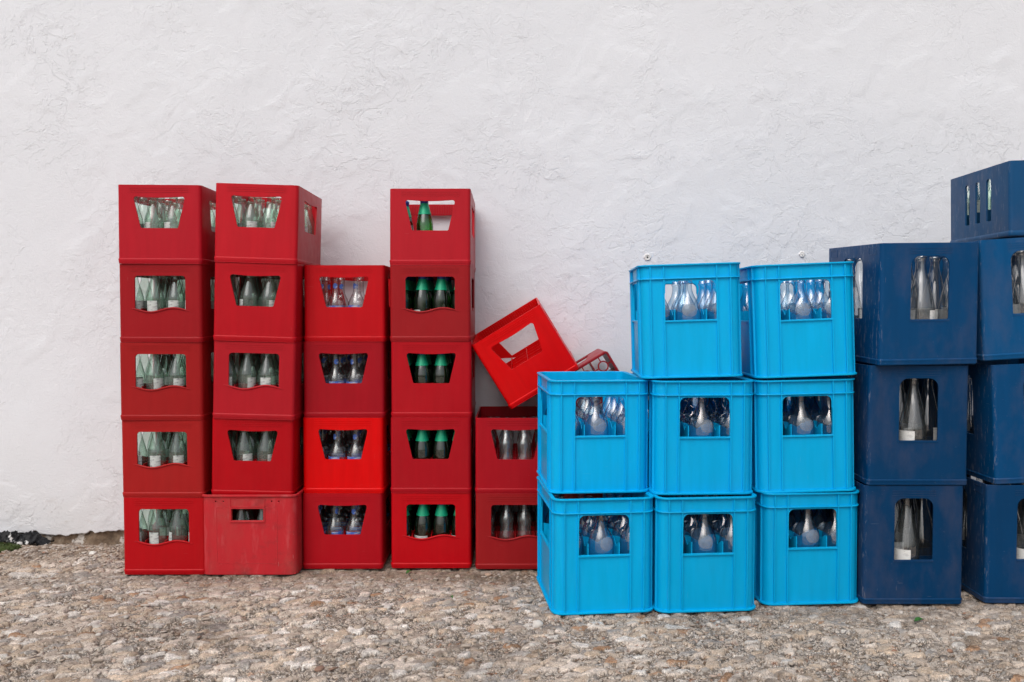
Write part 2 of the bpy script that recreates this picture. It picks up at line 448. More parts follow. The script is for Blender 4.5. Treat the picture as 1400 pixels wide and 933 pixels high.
# ---- navy tall crate ----------------------------------------------------
NW, ND, NH, NTk = .322, .40, .3865, .006
def navy_parts():
    win = [rpoly([(-.062, .145), (.062, .145), (.062, .345), (-.062, .345)], [.005, .005, .030, .030], 7)]
    sid = [rpoly([(-.074, .145), (.074, .145), (.074, .345), (-.074, .345)], [.005, .005, .030, .030], 7)]
    P = [('body', body_mesh('navy_body', NW, ND, NH, .012, NTk, win, sid), .0014)]
    bm = bmesh.new()
    ring_bm(bm, NW, ND, .012, [(.0002, .002), (.0016, .003), (.0016, .0125), (.0028, .015), (.0024, .018), (.0002, .020), (-.002, .011)])
    P.append(('base_lip', bm_mesh('navy_lip', bm, M_PL, 50), 0))
    bm = bmesh.new()
    for y0, y1 in ((-.0008, .001), (ND-.001, ND+.0008)):
        bm = bmesh.new()
        for z in (.353, .3605, .368): box(bm, -.07, .07, y0, y1, z, z+.0022)
        P.append(('grip_ridges', bm_mesh('navy_ridges', bm, M_PL, 30, doubles=False), 0))
        bm = bmesh.new(); box(bm, -.064, .064, y0*1.8 if y0 < 0 else y0, y1 if y0 < 0 else y1+.001, .1385, .1435)
        P.append(('window_sill', bm_mesh('navy_sill', bm, M_PL, 30, doubles=False), 0))
    for x0, x1 in ((-NW/2-.0009, -NW/2+.001), (NW/2-.001, NW/2+.0009)):
        for c in (.055, ND-.055):
            bm = bmesh.new()
            box(bm, x0, x1, c-.027, c+.027, .352, .3545); box(bm, x0, x1, c-.027, c+.027, .374, .3765)
            box(bm, x0, x1, c-.027, c-.0245, .3545, .374); box(bm, x0, x1, c+.0245, c+.027, .3545, .374)
            P.append(('embossed_frame', bm_mesh('navy_emboss', bm, M_PL, 30, doubles=False), 0))
    P.append(('bottle_divider', divider_mesh('navy_div', NW, ND, NTk, 3, 4, .125), 0))
    P.append(('base_lattice', base_mesh('navy_base', NW, ND, NTk, 3, 4, .03), 0))
    return P
PARTS['arched'] = navy_parts()
def slat_parts():
    W, D, H, t = .31, .42, .245, .006
    side = []
    for c in (-.075, 0, .075):
        side.append(rpoly([(c-.016, .062), (c+.016, .062), (c+.016, .205), (c-.016, .205)], [.004, .004, .013, .013]))
    front = [[(-u, z) for u, z in s][::-1] for s in side]
    P = [('body', body_mesh('slat_body', W, D, H, .012, t, [list(s) for s in side], side), .0014)]
    bm = bmesh.new()
    ring_bm(bm, W, D, .012, [(.0002, .002), (.002, .003), (.003, .010), (.002, .016), (.0002, .018), (-.002, .01)])
    P.append(('base_lip', bm_mesh('slat_lip', bm, M_PL, 50), 0))
    P.append(('bottle_divider', divider_mesh('slat_div', W, D, t, 4, 5, .10), 0))
    P.append(('base_lattice', base_mesh('slat_base', W, D, t, 4, 5), 0))
    return P
PARTS['slatted'] = slat_parts()

NAMES = {'trapezoid': 'red_bottle_crate', 'wave': 'red_bottle_crate', 'slot': 'red_bottle_crate', 'ribbed': 'light_blue_crate', 'arched': 'navy_crate', 'slatted': 'navy_crate'}
MATK = {'slot': M_WORN, 'arched': M_NAVY, 'slatted': M_NAVY}
def crate(kind, x, y, z, yaw=0, roll=0, pitch=0, col=(.5, .01, .02), label='', group=None, M=None):
    if M is None:
        M = Matrix.Translation((x, y, z)) @ Matrix.Rotation(R(yaw), 4, 'Z') @ Matrix.Rotation(R(pitch), 4, 'X') @ Matrix.Rotation(R(-roll), 4, 'Y')
    root = empty(NAMES[kind], M)
    tag(root, label, 'crate', group)
    for nm, me, bv in PARTS[kind]:
        o = mesh_obj(nm, me, None, root)
        if kind in MATK: o.material_slots[0].link = 'OBJECT'; o.material_slots[0].material = MATK[kind]
        o.color = (*[c*(.82 if col[0] > .3 else 1) for c in col], 1)
        if bv: bevel(o, bv)
    return M

# ------------------------------------------------------------------ bottles
def lathe(prof, n=24, mat=None, name='b', a0=0, a1=2*math.pi):
    bm = bmesh.new(); full = abs(a1-a0-2*math.pi) < 1e-6; m = n if full else n+1; rings = []
    for r, z in prof:
        if r < 1e-6: rings.append([bm.verts.new((0, 0, z))]); continue
        rings.append([bm.verts.new((r*math.cos(a0+(a1-a0)*k/n), r*math.sin(a0+(a1-a0)*k/n), z)) for k in range(m)])
    for a, b in zip(rings, rings[1:]):
        for k in range(n):
            k2 = (k+1) % m
            if len(a) == 1: bm.faces.new((a[0], b[k], b[k2]))
            elif len(b) == 1: bm.faces.new((a[k], a[k2], b[0]))
            else: bm.faces.new((a[k], a[k2], b[k2], b[k]))
    return bm_mesh(name, bm, mat, 55)

def spline(pts, n=4):
    """Catmull-Rom through (r,z) points"""
    out = []; P = [Vector(p) for p in pts]
    for i in range(len(P)-1):
        p0, p1, p2, p3 = P[max(i-1, 0)], P[i], P[i+1], P[min(i+2, len(P)-1)]
        for k in range(n):
            u = k/n; v = .5*((2*p1)+(p2-p0)*u+(2*p0-5*p1+4*p2-p3)*u*u+(3*p1-p0-3*p2+p3)*u**3); out.append((v.x, v.y))
    out.append(tuple(P[-1])); return out

def arc(r, z0, z1, half, c=-90, th=.0006, n=14, mat=None, name='label', shape=None):
    """curved label with thickness, centred on the side facing -y"""
    bm = bmesh.new(); a0, a1 = R(c-half), R(c+half); rows = []
    ns = 6
    for i in range(n+1):
        a = a0+(a1-a0)*i/n; f = (i/n)*2-1
        lo, hi = (z0, z1) if shape is None else ((z0+z1)/2-(z1-z0)/2*math.sqrt(max(0, 1-f*f))-1e-4, (z0+z1)/2+(z1-z0)/2*math.sqrt(max(0, 1-f*f))+1e-4)
        col = []
        for rr in ((r, r+th) if not callable(r) else (r, lambda zz: r(zz)+.0006)):
            for k in range(ns+1):
                z = lo+(hi-lo)*k/ns; q = (rr(z) if callable(rr) else rr)
                col.append(bm.verts.new((q*math.cos(a), q*math.sin(a), z)))
        rows.append(col)
    m = ns+1
    for p, q in zip(rows, rows[1:]):
        for k in range(ns):
            bm.faces.new((p[k], p[k+1], q[k+1], q[k])); bm.faces.new((p[m+k], q[m+k], q[m+k+1], p[m+k+1]))
        bm.faces.new((p[0], q[0], q[m], p[m])); bm.faces.new((p[ns], p[m+ns], q[m+ns], q[ns]))
    for p in (rows[0], rows[-1]):
        for k in range(ns): bm.faces.new((p[k], p[k+1], p[m+k+1], p[m+k]))
    return bm_mesh(name, bm, mat, 40, doubles=False)

def foot(r): return [(0, .004), (r*.7, .0025), (r*.88, 0), (r*.97, .002), (r, .007)]
G1 = foot(.031)+spline([(.031, .02), (.031, .10), (.031, .145), (.0295, .158), (.024, .178), (.018, .200), (.0138, .216), (.0132, .226)])+[(.0150, .228), (.0152, .236), (.0138, .239), (.0108, .239), (.0104, .228)]
G2 = foot(.031)+spline([(.031, .02), (.031, .10), (.031, .125), (.029, .138), (.023, .153), (.016, .168), (.0132, .182), (.0130, .215)])+[(.0155, .217), (.0157, .222), (.0140, .224), (.0140, .232), (.0125, .235), (.010, .235), (.0098, .222)]
G3 = foot(.0305)+spline([(.0305, .02), (.0305, .10), (.0305, .140), (.029, .155), (.0235, .180), (.0175, .200), (.0135, .218), (.0128, .230)])+[(.0148, .231), (.0148, .238), (.011, .240), (.0, .240)]
G4 = foot(.029)+spline([(.029, .02), (.0288, .08), (.0275, .105), (.0228, .128), (.0225, .140), (.0268, .160), (.0262, .172), (.0195, .188), (.0132, .204), (.0125, .222)])+[(.0145, .224), (.0146, .230), (.0132, .234), (.0102, .234), (.0098, .224)]
G5 = foot(.041)+spline([(.041, .03), (.041, .14), (.041, .190), (.0400, .208), (.0350, .226), (.0262, .244), (.0185, .260), (.0146, .276), (.0138, .292)])+[(.0165, .294), (.0166, .300), (.0148, .302), (.0148, .308), (.0125, .310), (.0118, .300)]
G6 = foot(.0425)+spline([(.0425, .03), (.0425, .12), (.0425, .162), (.0412, .178), (.0355, .208), (.0262, .250), (.0172, .285), (.0140, .305), (.0136, .325)])+[(.0158, .327), (.0158, .335), (.0140, .338), (.0112, .338), (.0106, .328)]
def q2(r0, z0, r1, z1): return lambda z: r0+(r1-r0)*(z-z0)/(z1-z0)
BOT = {
 'mineral': ('pale green', M_GREENISH, lathe(G1, 24, M_GREENISH, 'g1'), [('label', arc(.0314, .088, .141, 34, mat=M_LABEL, name='lb1'))]),
 'tonic': ('clear blue-labelled', M_CLEAR, lathe(G2, 24, M_CLEAR, 'g2'),
           [('label', arc(.0314, .066, .124, 62, mat=M_BLABEL, name='lb2')), ('neck_label', arc(.0136, .186, .206, 36, mat=M_BLABEL, name='lb2n', shape='o'))]),
 'lager': ('green', M_GREEN, lathe(G3, 24, M_GREEN, 'g3'),
           [('foil_collar', lathe([(.0242, .181), (.0248, .181), (.0206, .198), (.0165, .214), (.0150, .222), (.0146, .222)], 24, M_FOIL, 'fc')),
            ('foil_cap', lathe([(.0152, .2215), (.0148, .230), (.0160, .232), (.0160, .2395), (.0125, .2425), (0, .2428)], 24, M_NAVYFOIL, 'fcap')),
            ('label', arc(.0309, .062, .108, 60, mat=M_LABEL, name='lb3'))]),
 'contour': ('clear pinched', M_CLEAR, lathe(G4, 24, M_CLEAR, 'g4'), []),
 'onion': ('large clear', M_BLUISH, lathe(G5, 28, M_BLUEGL, 'g5'), [('painted_glint', arc(lambda z: float(np.interp(z, [p_[1] for p_ in G5[4:-7]], [p_[0] for p_ in G5[4:-7]]))+.0007, .187, .229, 35, th=0.0, mat=M_GLINT, name='glint', shape='o', n=18))]),  # the oval stands in for a sky reflection on the shoulder
 'water': ('tall clear', M_WATER, lathe(G6, 28, M_WATER, 'g6'), [('label', arc(.0429, .112, .164, 40, mat=M_WLABEL, name='lb6'))]),
}
NAMEB = {'mineral': 'glass_bottle', 'tonic': 'glass_bottle', 'lager': 'green_bottle', 'contour': 'glass_bottle', 'onion': 'large_bottle', 'water': 'tall_bottle'}
GROUPB = {'mineral': 'pale green bottles in the red crates', 'tonic': 'blue labelled bottles in the red crates', 'lager': 'green bottles in the red crates',
          'contour': 'pinched clear bottles in the red crates', 'onion': 'large clear bottles in the light blue crates', 'water': 'tall clear bottles in the navy crates'}
ROWN = ['front row', 'second row', 'third row', 'fourth row', 'back row']
def bottles(kind, M, where, W, D, nx, ny, keep, z0=.008):
    adj, gm, gme, parts = BOT[kind]
    sx, sy = (W-.014)/nx, (D-.014)/ny
    for (i, j) in keep:
        lean = .0025
        L = Matrix.Translation((-W/2+.007+sx*(i+.5)+random.uniform(-lean, lean), .007+sy*(j+.5)+random.uniform(-lean, lean), z0))
        L = L @ Matrix.Rotation(R(random.uniform(-1.3, 1.3)), 4, 'X') @ Matrix.Rotation(R(random.uniform(-1.3, 1.3)), 4, 'Y') @ Matrix.Rotation(R(random.uniform(-75, 75) if kind != 'onion' else random.uniform(-12, 26)), 4, 'Z')
        if nx == 4: cn = ['leftmost', 'second from left', 'third from left', 'rightmost'][int(i)]
        else: cn = ['leftmost', 'middle one', 'rightmost'][i]
        rn = ROWN[j] if j < ny-1 else 'back row'
        lab = f'{adj} bottle, {cn} in {rn}, {where}'
        MW = M @ L
        if parts:
            root = empty(NAMEB[kind], MW)
            mesh_obj('glass_body', gme, None, root)
            for pn, pm in parts: mesh_obj(pn, pm, None, root)
        else:
            root = mesh_obj(NAMEB[kind], gme, None); root.matrix_world = MW
        tag(root, lab, 'bottle', GROUPB[kind])
def grid(nx, rows): return [(i, j) for j in rows for i in range(nx)]

# ------------------------------------------------------------------ the stacks
def s(r, g, b):                                         # sRGB 0-255 to linear
    f = lambda c: (c/255/12.92 if c/255 <= .04045 else ((c/255+.055)/1.055)**2.4)
    return (f(r), f(g), f(b))
GR = 'red bottle crates stacked along the wall'
#      kind, x, y, z, yaw, roll, colour, label, bottle kind, where, cells
RED = [
 ('wave', -1.2515, 3.112, 0, .4, 0, s(196, 16, 26), 'glossy red crate with wavy window standing on the ground at the far left', 'mineral', 'bottom crate of leftmost red stack', grid(4, range(5))),
 ('wave', -1.2535, 3.112, .279, -.4, .2, s(180, 34, 34), 'brownish red wavy-window crate, second from bottom in leftmost red stack', 'mineral', 'second crate up, leftmost red stack', grid(4, range(5))),
 ('wave', -1.2535, 3.108, .558, .6, 0, s(172, 30, 32), 'dull dark red wavy-window crate, middle one of leftmost red stack', 'mineral', 'middle crate of leftmost red stack', grid(4, range(5))),
 ('wave', -1.2515, 3.106, .837, -.2, -.1, s(170, 26, 34), 'dull crimson wavy-window crate, second from top in leftmost red stack', 'mineral', 'fourth crate up, leftmost red stack', grid(4, range(5))),
 ('trapezoid', -1.2490, 3.100, 1.116, .5, -.3, s(196, 28, 44), 'red crate with tapered window on top of the leftmost stack', 'mineral', 'top crate of leftmost red stack', grid(4, range(5))),
 ('slot', -.945, 3.108, 0, 0, 0, s(208, 48, 56), 'scuffed wider red crate with narrow slot handle at the foot of second stack', 'mineral', 'bottom crate of second red stack', grid(4, (0, 1))),
 ('trapezoid', -.936, 3.118, .284, .3, -1.2, s(190, 10, 24), 'plain red crate with tapered window on the scuffed slot-handled crate', 'mineral', 'second crate up, second red stack', grid(4, range(5))),
 ('wave', -.927, 3.112, .561, -.3, -1.5, s(190, 30, 42), 'faded red wavy-window crate in the middle of second stack from left', 'mineral', 'middle crate of second red stack', grid(4, range(5))),
 ('trapezoid', -.9195, 3.108, .840, .2, -1.7, s(196, 20, 34), 'red tapered-window crate, second from top in second stack from left', 'mineral', 'fourth crate up, second red stack', grid(4, range(5))),
 ('trapezoid', -.9115, 3.104, 1.119, 0, -1.8, s(205, 28, 42), 'red crate on top of second stack, its right side facing the bare wall', 'mineral', 'top crate of second red stack', grid(4, range(5))),
 ('trapezoid', -.624, 3.184, 0, .2, 0, s(190, 18, 32), 'dark crimson crate at the foot of third red stack, below the brightest crate', 'tonic', 'bottom crate of third red stack', grid(4, range(5))),
 ('trapezoid', -.620, 3.184, .279, -.3, 0, s(238, 4, 8), 'brightest scarlet crate, second from bottom in the four-crate red stack', 'tonic', 'second crate up, third red stack', grid(4, range(5))),
 ('trapezoid', -.616, 3.186, .558, .3, .1, s(178, 20, 34), 'matt dark red crate directly above the brightest scarlet crate', 'tonic', 'third crate up, third red stack', grid(4, range(5))),
 ('trapezoid', -.612, 3.184, .837, -.2, 0, s(206, 14, 26), 'red crate on top of the four-crate stack with open back window', 'tonic', 'top crate of third red stack', [(0, 0), (1, 0), (2, 0), (0, 1), (1, 1), (2, 1), (0, 2)]),
 ('wave', -.2985, 3.190, 0, .2, 0, s(204, 10, 24), 'glossy red wavy-window crate at the foot of fourth red stack', 'lager', 'bottom crate of fourth red stack', grid(4, range(5))),
 ('trapezoid', -.2990, 3.188, .279, -.2, 0, s(186, 18, 32), 'dark red tapered-window crate, second from bottom in fourth red stack', 'lager', 'second crate up, fourth red stack', grid(4, range(5))),
 ('trapezoid', -.2960, 3.190, .558, .3, 0, s(192, 18, 32), 'crimson tapered-window crate in the middle of fourth red stack', 'lager', 'middle crate of fourth red stack', grid(4, range(5))),
 ('wave', -.2985, 3.188, .837, 0, .1, s(170, 30, 36), 'dull brownish red crate of fourth stack, directly under its top crate', 'lager', 'fourth crate up, fourth red stack', grid(4, range(5))),
 ('trapezoid', -.2985, 3.188, 1.116, -.2, 0, s(196, 30, 44), 'nearly empty red crate on top of fourth stack, wall seen through it', 'lager', 'top crate of fourth red stack', [(1.2, 0), (0, 1)]),
 ('wave', .0135, 3.180, 0, .2, 0, s(168, 30, 34), 'brownish red crate on the ground beside the light blue crates', 'contour', 'lower crate of fifth red stack', grid(4, range(5))),
 ('trapezoid', .0130, 3.180, .279, -.2, 0, s(184, 20, 34), 'dark red open-topped crate underneath the tilted scarlet crate', 'contour', 'upper crate of fifth red stack', grid(4, range(5))),
]
for kind, x, y, z, yaw, roll, col, lab, bk, where, cells in RED:
    M = crate(kind, x, y, z, yaw, roll, -1.6 if 'nearly empty' in lab else 0, col, lab, GR)
    W, D = (RW, RD) if kind != 'slot' else (.342, .40)
    bottles(bk, M, where, W, D, 4, 5, cells)

# tilted empty crate, lying crate and the crate that carries it
up = Vector((-math.sin(R(31.5)), 0, math.cos(R(31.5))))
cF = Vector((.049, 3.222, .778)) - up*.139
crate('trapezoid', cF.x, cF.y, cF.z, 0, 31.5, 4.8, s(238, 8, 14), 'empty scarlet crate tilted on edge, leaning between red stack and wall', 'loose red crates')
a = R(31)
MG = Matrix((( math.cos(a), math.sin(a), 0, 0), (0, 0, 1, 0), (math.sin(a), -math.cos(a), 0, 0), (0, 0, 0, 1)))
# columns: local x -> (cos a,0,sin a); local y -> (sin a,0,-cos a); local z -> world +y  (base towards the viewer)
TR = Vector((.356, 3.275, .800))
org = TR - Vector((math.cos(a), 0, math.sin(a)))*(RW/2)
crate('trapezoid', 0, 0, 0, col=s(165, 34, 44), label='faded red crate lying on its side, open lattice base facing out behind light blue crate', group='loose red crates', M=Matrix.Translation(org) @ MG)
crate('slot', .36, 3.20, 0, 0, 0, 0, s(170, 30, 34), 'red crate hidden on the ground behind the light blue stacks', 'loose red crates')

GB = 'light blue ribbed crates with large bottles'
LB = s(6, 164, 224)
BLUE = [
 (.289, 2.711, 0, 6, 0, (0, 173, 228), 'light blue crate at the bottom of the left light blue stack', 'bottom crate of left light blue stack'),
 (.283, 2.790, .364, 4.5, 0, (0, 176, 234), 'light blue crate topping the two-high left stack, open rim visible', 'top crate of left light blue stack'),
 (.618, 2.728, 0, 4.8, 0, (0, 167, 220), 'light blue crate on the ground in the middle light blue stack', 'bottom crate of middle light blue stack'),
 (.613, 2.765, .364, 2.5, 0, (0, 171, 228), 'light blue crate, middle one of the middle light blue stack', 'second crate of middle light blue stack'),
 (.576, 2.782, .736, -3.2, 1.7, (0, 175, 232), 'light blue crate on top of middle stack, below the round wall plug', 'top crate of middle light blue stack'),
 (.972, 2.797, 0, 4, .2, (0, 165, 218), 'light blue crate on the ground next to the navy crates', 'bottom crate of right light blue stack'),
 (.956, 2.800, .365, 1, 1.3, (0, 171, 226), 'light blue crate, middle one of the right light blue stack', 'second crate of right light blue stack'),
 (.949, 2.795, .738, -1.5, 2.3, (0, 174, 230), 'light blue crate on top of the right light blue stack', 'top crate of right light blue stack'),
]
for x, y, z, yaw, roll, col, lab, where in BLUE:
    M = crate('ribbed', x, y, z, yaw, roll, 0, s(*col), lab, GB)
    bottles('onion', M, where, BW, BD, 3, 4, grid(3, range(4)))

GN = 'navy crates with arched windows'
NAVY = [
 ('arched', 1.297, 2.793, 0, 0, 0, 0, (2, 54, 94), 'navy crate on the ground in the left navy stack', 'bottom crate of left navy stack', grid(4, range(5))),
 ('arched', 1.305, 2.790, .388, 0, 0, 0, (2, 56, 97), 'navy crate with arched window, middle one of left navy stack', 'second crate of left navy stack', grid(4, range(5))),
 ('arched', 1.325, 2.770, .778, 3.2, .8, 1.6, (6, 66, 112), 'scratched navy crate on top of left navy stack with two bottles showing', 'top crate of left navy stack', grid(4, range(5))),
 ('arched', 1.697, 2.800, 0, -1, 0, 0, (3, 58, 100), 'navy crate on the ground at the far right edge', 'bottom crate of right navy stack', grid(4, range(5))),
 ('arched', 1.722, 2.800, .396, 0, 2.6, 0, (4, 68, 115), 'tilted navy crate second from bottom at the far right edge', 'second crate of right navy stack', grid(4, range(5))),
 ('arched', 1.676, 2.795, .799, 0, 3.6, 0, (8, 78, 128), 'tilted lighter navy crate under the slotted one at far right', 'third crate of right navy stack', grid(4, range(5))),
 ('slatted', 1.778, 2.850, 1.196, -2, 1.2, 0, (24, 76, 120), 'slate blue crate with narrow vertical slots topping the far right stack', 'slotted top crate, far right', grid(4, range(5))),
]
for kind, x, y, z, yaw, roll, pitch, col, lab, where, cells in NAVY:
    M = crate(kind, x, y, z, yaw, roll, pitch, s(*col), lab, GN)
    W, D = (NW, ND) if kind == 'arched' else (.31, .42)
    if kind == 'arched': bottles('water', M, where, W, D, 3, 4, [c for c in grid(3, range(4)) if not (c == (2, 0) and 'top' not in where) and c not in ((0, 1),)])
    else: bottles('mineral', M, where, W, D, 4, 5, cells, .008)

for x, z, lab in ((.745, 0, 'added light blue crate on the ground against the wall, behind the middle light blue stack'), (.745, .364, 'added light blue crate against the wall, upper one behind the middle light blue stack'),
                  (1.09, 0, 'added light blue crate on the ground against the wall, behind the right light blue stack'), (1.09, .364, 'added light blue crate against the wall, upper one behind the right light blue stack')):
    crate('ribbed', x, 3.195, z, 0, 0, 0, s(0, 160, 218), lab, GB)  # unseen crates, added to keep the blue crates' windows dark
for x, z, lab in ((1.335, 0, 'added navy crate on the ground by the wall, behind the left navy stack'), (1.335, .388, 'added upper navy crate by the wall, behind the left navy stack'),
                  (1.675, 0, 'added navy crate on the ground by the wall, behind the right navy stack'), (1.675, .388, 'added upper navy crate by the wall, behind the right navy stack')):
    crate('arched', x, 3.195, z, 0, 0, 0, s(2, 54, 94), lab, GN)  # unseen navy crates, added to block light in the gaps between stacks

# ------------------------------------------------------------------ numpy noise
rng = np.random.RandomState(11)
def vnoise(x, y, seed=0):
    r = np.random.RandomState(seed).rand(256, 256)
    xi = np.floor(x).astype(int); yi = np.floor(y).astype(int); fx = x-xi; fy = y-yi
    fx = fx*fx*(3-2*fx); fy = fy*fy*(3-2*fy)
    g = lambda a, b: r[(a) % 256, (b) % 256]
    return (g(xi, yi)*(1-fx)+g(xi+1, yi)*fx)*(1-fy)+(g(xi, yi+1)*(1-fx)+g(xi+1, yi+1)*fx)*fy
def fbm(x, y, seed=0, o=4):
    v = 0; a = .5; t = 0
    for k in range(o): v = v+a*vnoise(x*2**k+k*17.3, y*2**k+k*9.1, seed+k); t += a; a *= .5
    return v/t
def worley(x, y, seed):
    r = np.random.RandomState(seed); jx = r.rand(256, 256); jy = r.rand(256, 256); rid = r.rand(256, 256, 3)
    xi = np.floor(x).astype(int); yi = np.floor(y).astype(int)
    f1 = np.full(x.shape, 9.); f2 = np.full(x.shape, 9.); ida = np.zeros(x.shape, int); idb = np.zeros(x.shape, int)
    for dx in (-1, 0, 1):
        for dy in (-1, 0, 1):
            a = (xi+dx) % 256; b = (yi+dy) % 256
            d = np.hypot(xi+dx+jx[a, b]-x, yi+dy+jy[a, b]-y)
            c = d < f1
            f2 = np.where(c, f1, np.minimum(f2, d)); ida = np.where(c, a, ida); idb = np.where(c, b, idb); f1 = np.where(c, d, f1)
    return f1, f2, rid[ida, idb]
def sstep(a, b, x):
    t = np.clip((x-a)/(b-a), 0, 1); return t*t*(3-2*t)

# ------------------------------------------------------------------ ground
WALL_Y = 3.605
xs = np.concatenate([-np.geomspace(80, 2.75, 22)[:-1], np.arange(-2.70, 2.95, .0037), np.geomspace(3.0, 80, 22)])
ys = np.concatenate([-np.geomspace(80, .1, 16), np.linspace(.2, 1.85, 24), np.arange(1.88, 3.66, .0043), np.geomspace(3.75, 80, 16)])
X, Y = np.meshgrid(xs, ys)
def ground_fields(X, Y):
    wx = (fbm(X*9, Y*9, 3)-.5)*.06; wy = (fbm(X*9+40, Y*9+7, 5)-.5)*.06
    wx2 = (fbm(X*45, Y*45, 31, 2)-.5)*.012; wy2 = (fbm(X*45+9, Y*45+3, 37, 2)-.5)*.012
    a = R(24); x = X+wx+wx2; y = Y+wy+wy2
    u = x*math.cos(a)+y*math.sin(a); v = -x*math.sin(a)+y*math.cos(a)
    big1, big2, bid = worley(u/.046+50, v/.027+50, 21)
    m1, m2, mid = worley(u/.024+20, v/.0145+90, 22)
    s1, s2, sid = worley(x/.0105+60, y/.0095+30, 23)
    mask = sstep(.515, .57, fbm(X*5.5, Y*5.5, 61, 3)*.55+bid[..., 0]*.50+.05*sstep(2.75, 2.3, Y)+.05*sstep(-.2, -1.2, X))        # which big cells are stones
    eb = sstep(.03, .20, big2-big1); em = sstep(.06, .22, m2-m1); es = sstep(.06, .24, s2-s1)
    mm = sstep(.30, .42, mid[..., 0]*.7+.3*fbm(X*14, Y*14, 71, 3))
    rough = (fbm(X*34, Y*34, 131, 4)-.5)*.008
    hb = mask*eb*(.0080+.006*bid[..., 1]+rough*.8); hm = (1-mask*eb)*em*mm*(.0030+.0055*mid[..., 1])
    hs = es*.0016*(.4+sid[..., 0])
    h = hb+hm+hs*(1-.75*mask*eb)+(fbm(X*60, Y*60, 77, 3)-.5)*.0030+(fbm(X*2.2, Y*2.2, 88, 3)-.5)*.012
    # colour: stone by stone
    pal = np.array([[.52, .44, .37], [.42, .35, .29], [.60, .52, .45], [.48, .385, .30], [.36, .325, .295], [.54, .44, .35], [.66, .61, .56], [.38, .25, .17]])
    def pick(r): 
        i = np.clip((r*8).astype(int), 0, 7); i = np.where((i == 7) & (r < .965), 2, i); return pal[i]
    cb = pick(bid[..., 2]); cm = pick(mid[..., 2]); cs = pick(sid[..., 2])*.92
    red = (mid[..., 0] > .990)[..., None]; cm = np.where(red, np.array([.36, .19, .13]), cm)
    blk = (sid[..., 1] > .955)[..., None]; cs = np.where(blk, np.array([.05, .045, .04]), cs)
    soil = np.array([.060, .045, .034])
    mt = (.80+.40*fbm(X*85, Y*85, 141, 3))[..., None]; cb = cb*mt*(.86+.28*fbm(u*30, v*90, 143, 3))[..., None]
    wb = (sstep(.4, .7, mask)*sstep(.045, .085, big2-big1))[..., None]; wm = (sstep(.07, .13, m2-m1)*mm)[..., None]; ws = es[..., None]
    col = soil*(1-ws)+cs*ws; col = col*(1-wm)+cm*wm; col = col*(1-wb)+cb*wb
    return h, col, wb[..., 0], wm[..., 0]
h, col, wb_, wm_ = ground_fields(X, Y)
pd = sstep(.54, .70, fbm(X*3.1+4, Y*4.2, 171, 4))*.55*sstep(.35, .6, fbm(X*30, Y*42, 172, 3))
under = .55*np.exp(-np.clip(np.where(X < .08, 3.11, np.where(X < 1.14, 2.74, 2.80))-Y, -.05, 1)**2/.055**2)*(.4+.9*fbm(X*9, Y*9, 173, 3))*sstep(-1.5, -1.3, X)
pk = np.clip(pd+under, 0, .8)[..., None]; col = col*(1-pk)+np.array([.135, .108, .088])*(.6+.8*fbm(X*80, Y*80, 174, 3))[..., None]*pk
mean_ = np.array([.42, .365, .32]); col = np.clip(mean_+(col-mean_)*1.35, .025, .85)*np.array([1.06, 1.05, 1.05])
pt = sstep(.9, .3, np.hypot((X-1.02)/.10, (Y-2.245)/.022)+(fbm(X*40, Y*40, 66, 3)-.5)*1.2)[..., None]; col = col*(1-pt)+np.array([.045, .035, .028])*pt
near = ((X > -2.72) & (X < 2.95) & (Y > 1.87) & (Y < 3.7))
# dirt strip along the wall and worn grey lane in front of the crates
dirt = sstep(3.18, 3.42, Y+(fbm(X*3, Y*3, 5)-.5)*.25)*sstep(-1.0, -1.5, X)
dirt = np.maximum(dirt, .9*sstep(2.95, 3.15, Y)*sstep(-1.35, -1.1, X))
gl = np.exp(-((Y-3.02-(fbm(X*2, Y*2, 9)-.5)*.2)/.10)**2)*.55*sstep(.6, -.4, X)
gl = np.maximum(gl, np.exp(-((Y-2.72-(fbm(X*2, Y*2, 19)-.5)*.15)/.12)**2)*.55*sstep(.7, 1.0, X))
gritc = np.array([.235, .20, .172])*(.75+.5*fbm(X*70, Y*70, 12, 3))[..., None]
dirtc = np.array([.195, .138, .096])*(.55+.9*fbm(X*55, Y*55, 14, 3))[..., None]
col = col*(1-gl[..., None]*.75)+gritc*gl[..., None]*.75
k = (dirt*(1-.25*wm_))[..., None]*.92
col = col*(1-k)+dirtc*k
h = h*(1-.45*gl)
col = col*(.70+.62*fbm(X*1.6, Y*1.6, 44, 3))[..., None]*(.72+.5*fbm(X*38, Y*38, 45, 4))[..., None]
h = h-.0125
flat = sstep(2.62, 2.74, Y)*sstep(-.0, .2, X)+sstep(2.98, 3.08, Y)*sstep(-1.5, -1.40, X); flat = np.clip(flat, 0, 1)
h = np.where(h > -.001, h*(1-flat)+(-.001)*flat, h)
h = h-.020*sstep(3.46, 3.60, Y)*sstep(-1.3, -1.5, X)+.010*sstep(3.25, 3.42, Y)*(1-sstep(3.45, 3.56, Y))*sstep(-1.42, -1.55, X)*(.4+fbm(X*6, Y*6, 51))      # debris piled against the wall
h = np.where(near, h, np.where(Y > 3.66, -.03, -.006))
nx, ny = len(xs), len(ys)
co = np.stack([X, Y, h], -1).reshape(-1, 3)
idx = np.arange(nx*ny).reshape(ny, nx)
quads = np.stack([idx[:-1, :-1], idx[:-1, 1:], idx[1:, 1:], idx[1:, :-1]], -1).reshape(-1, 4)
me = bpy.data.meshes.new('ground')
me.vertices.add(len(co)); me.vertices.foreach_set('co', co.astype(np.float32).ravel())
me.loops.add(quads.size); me.loops.foreach_set('vertex_index', quads.astype(np.int32).ravel())
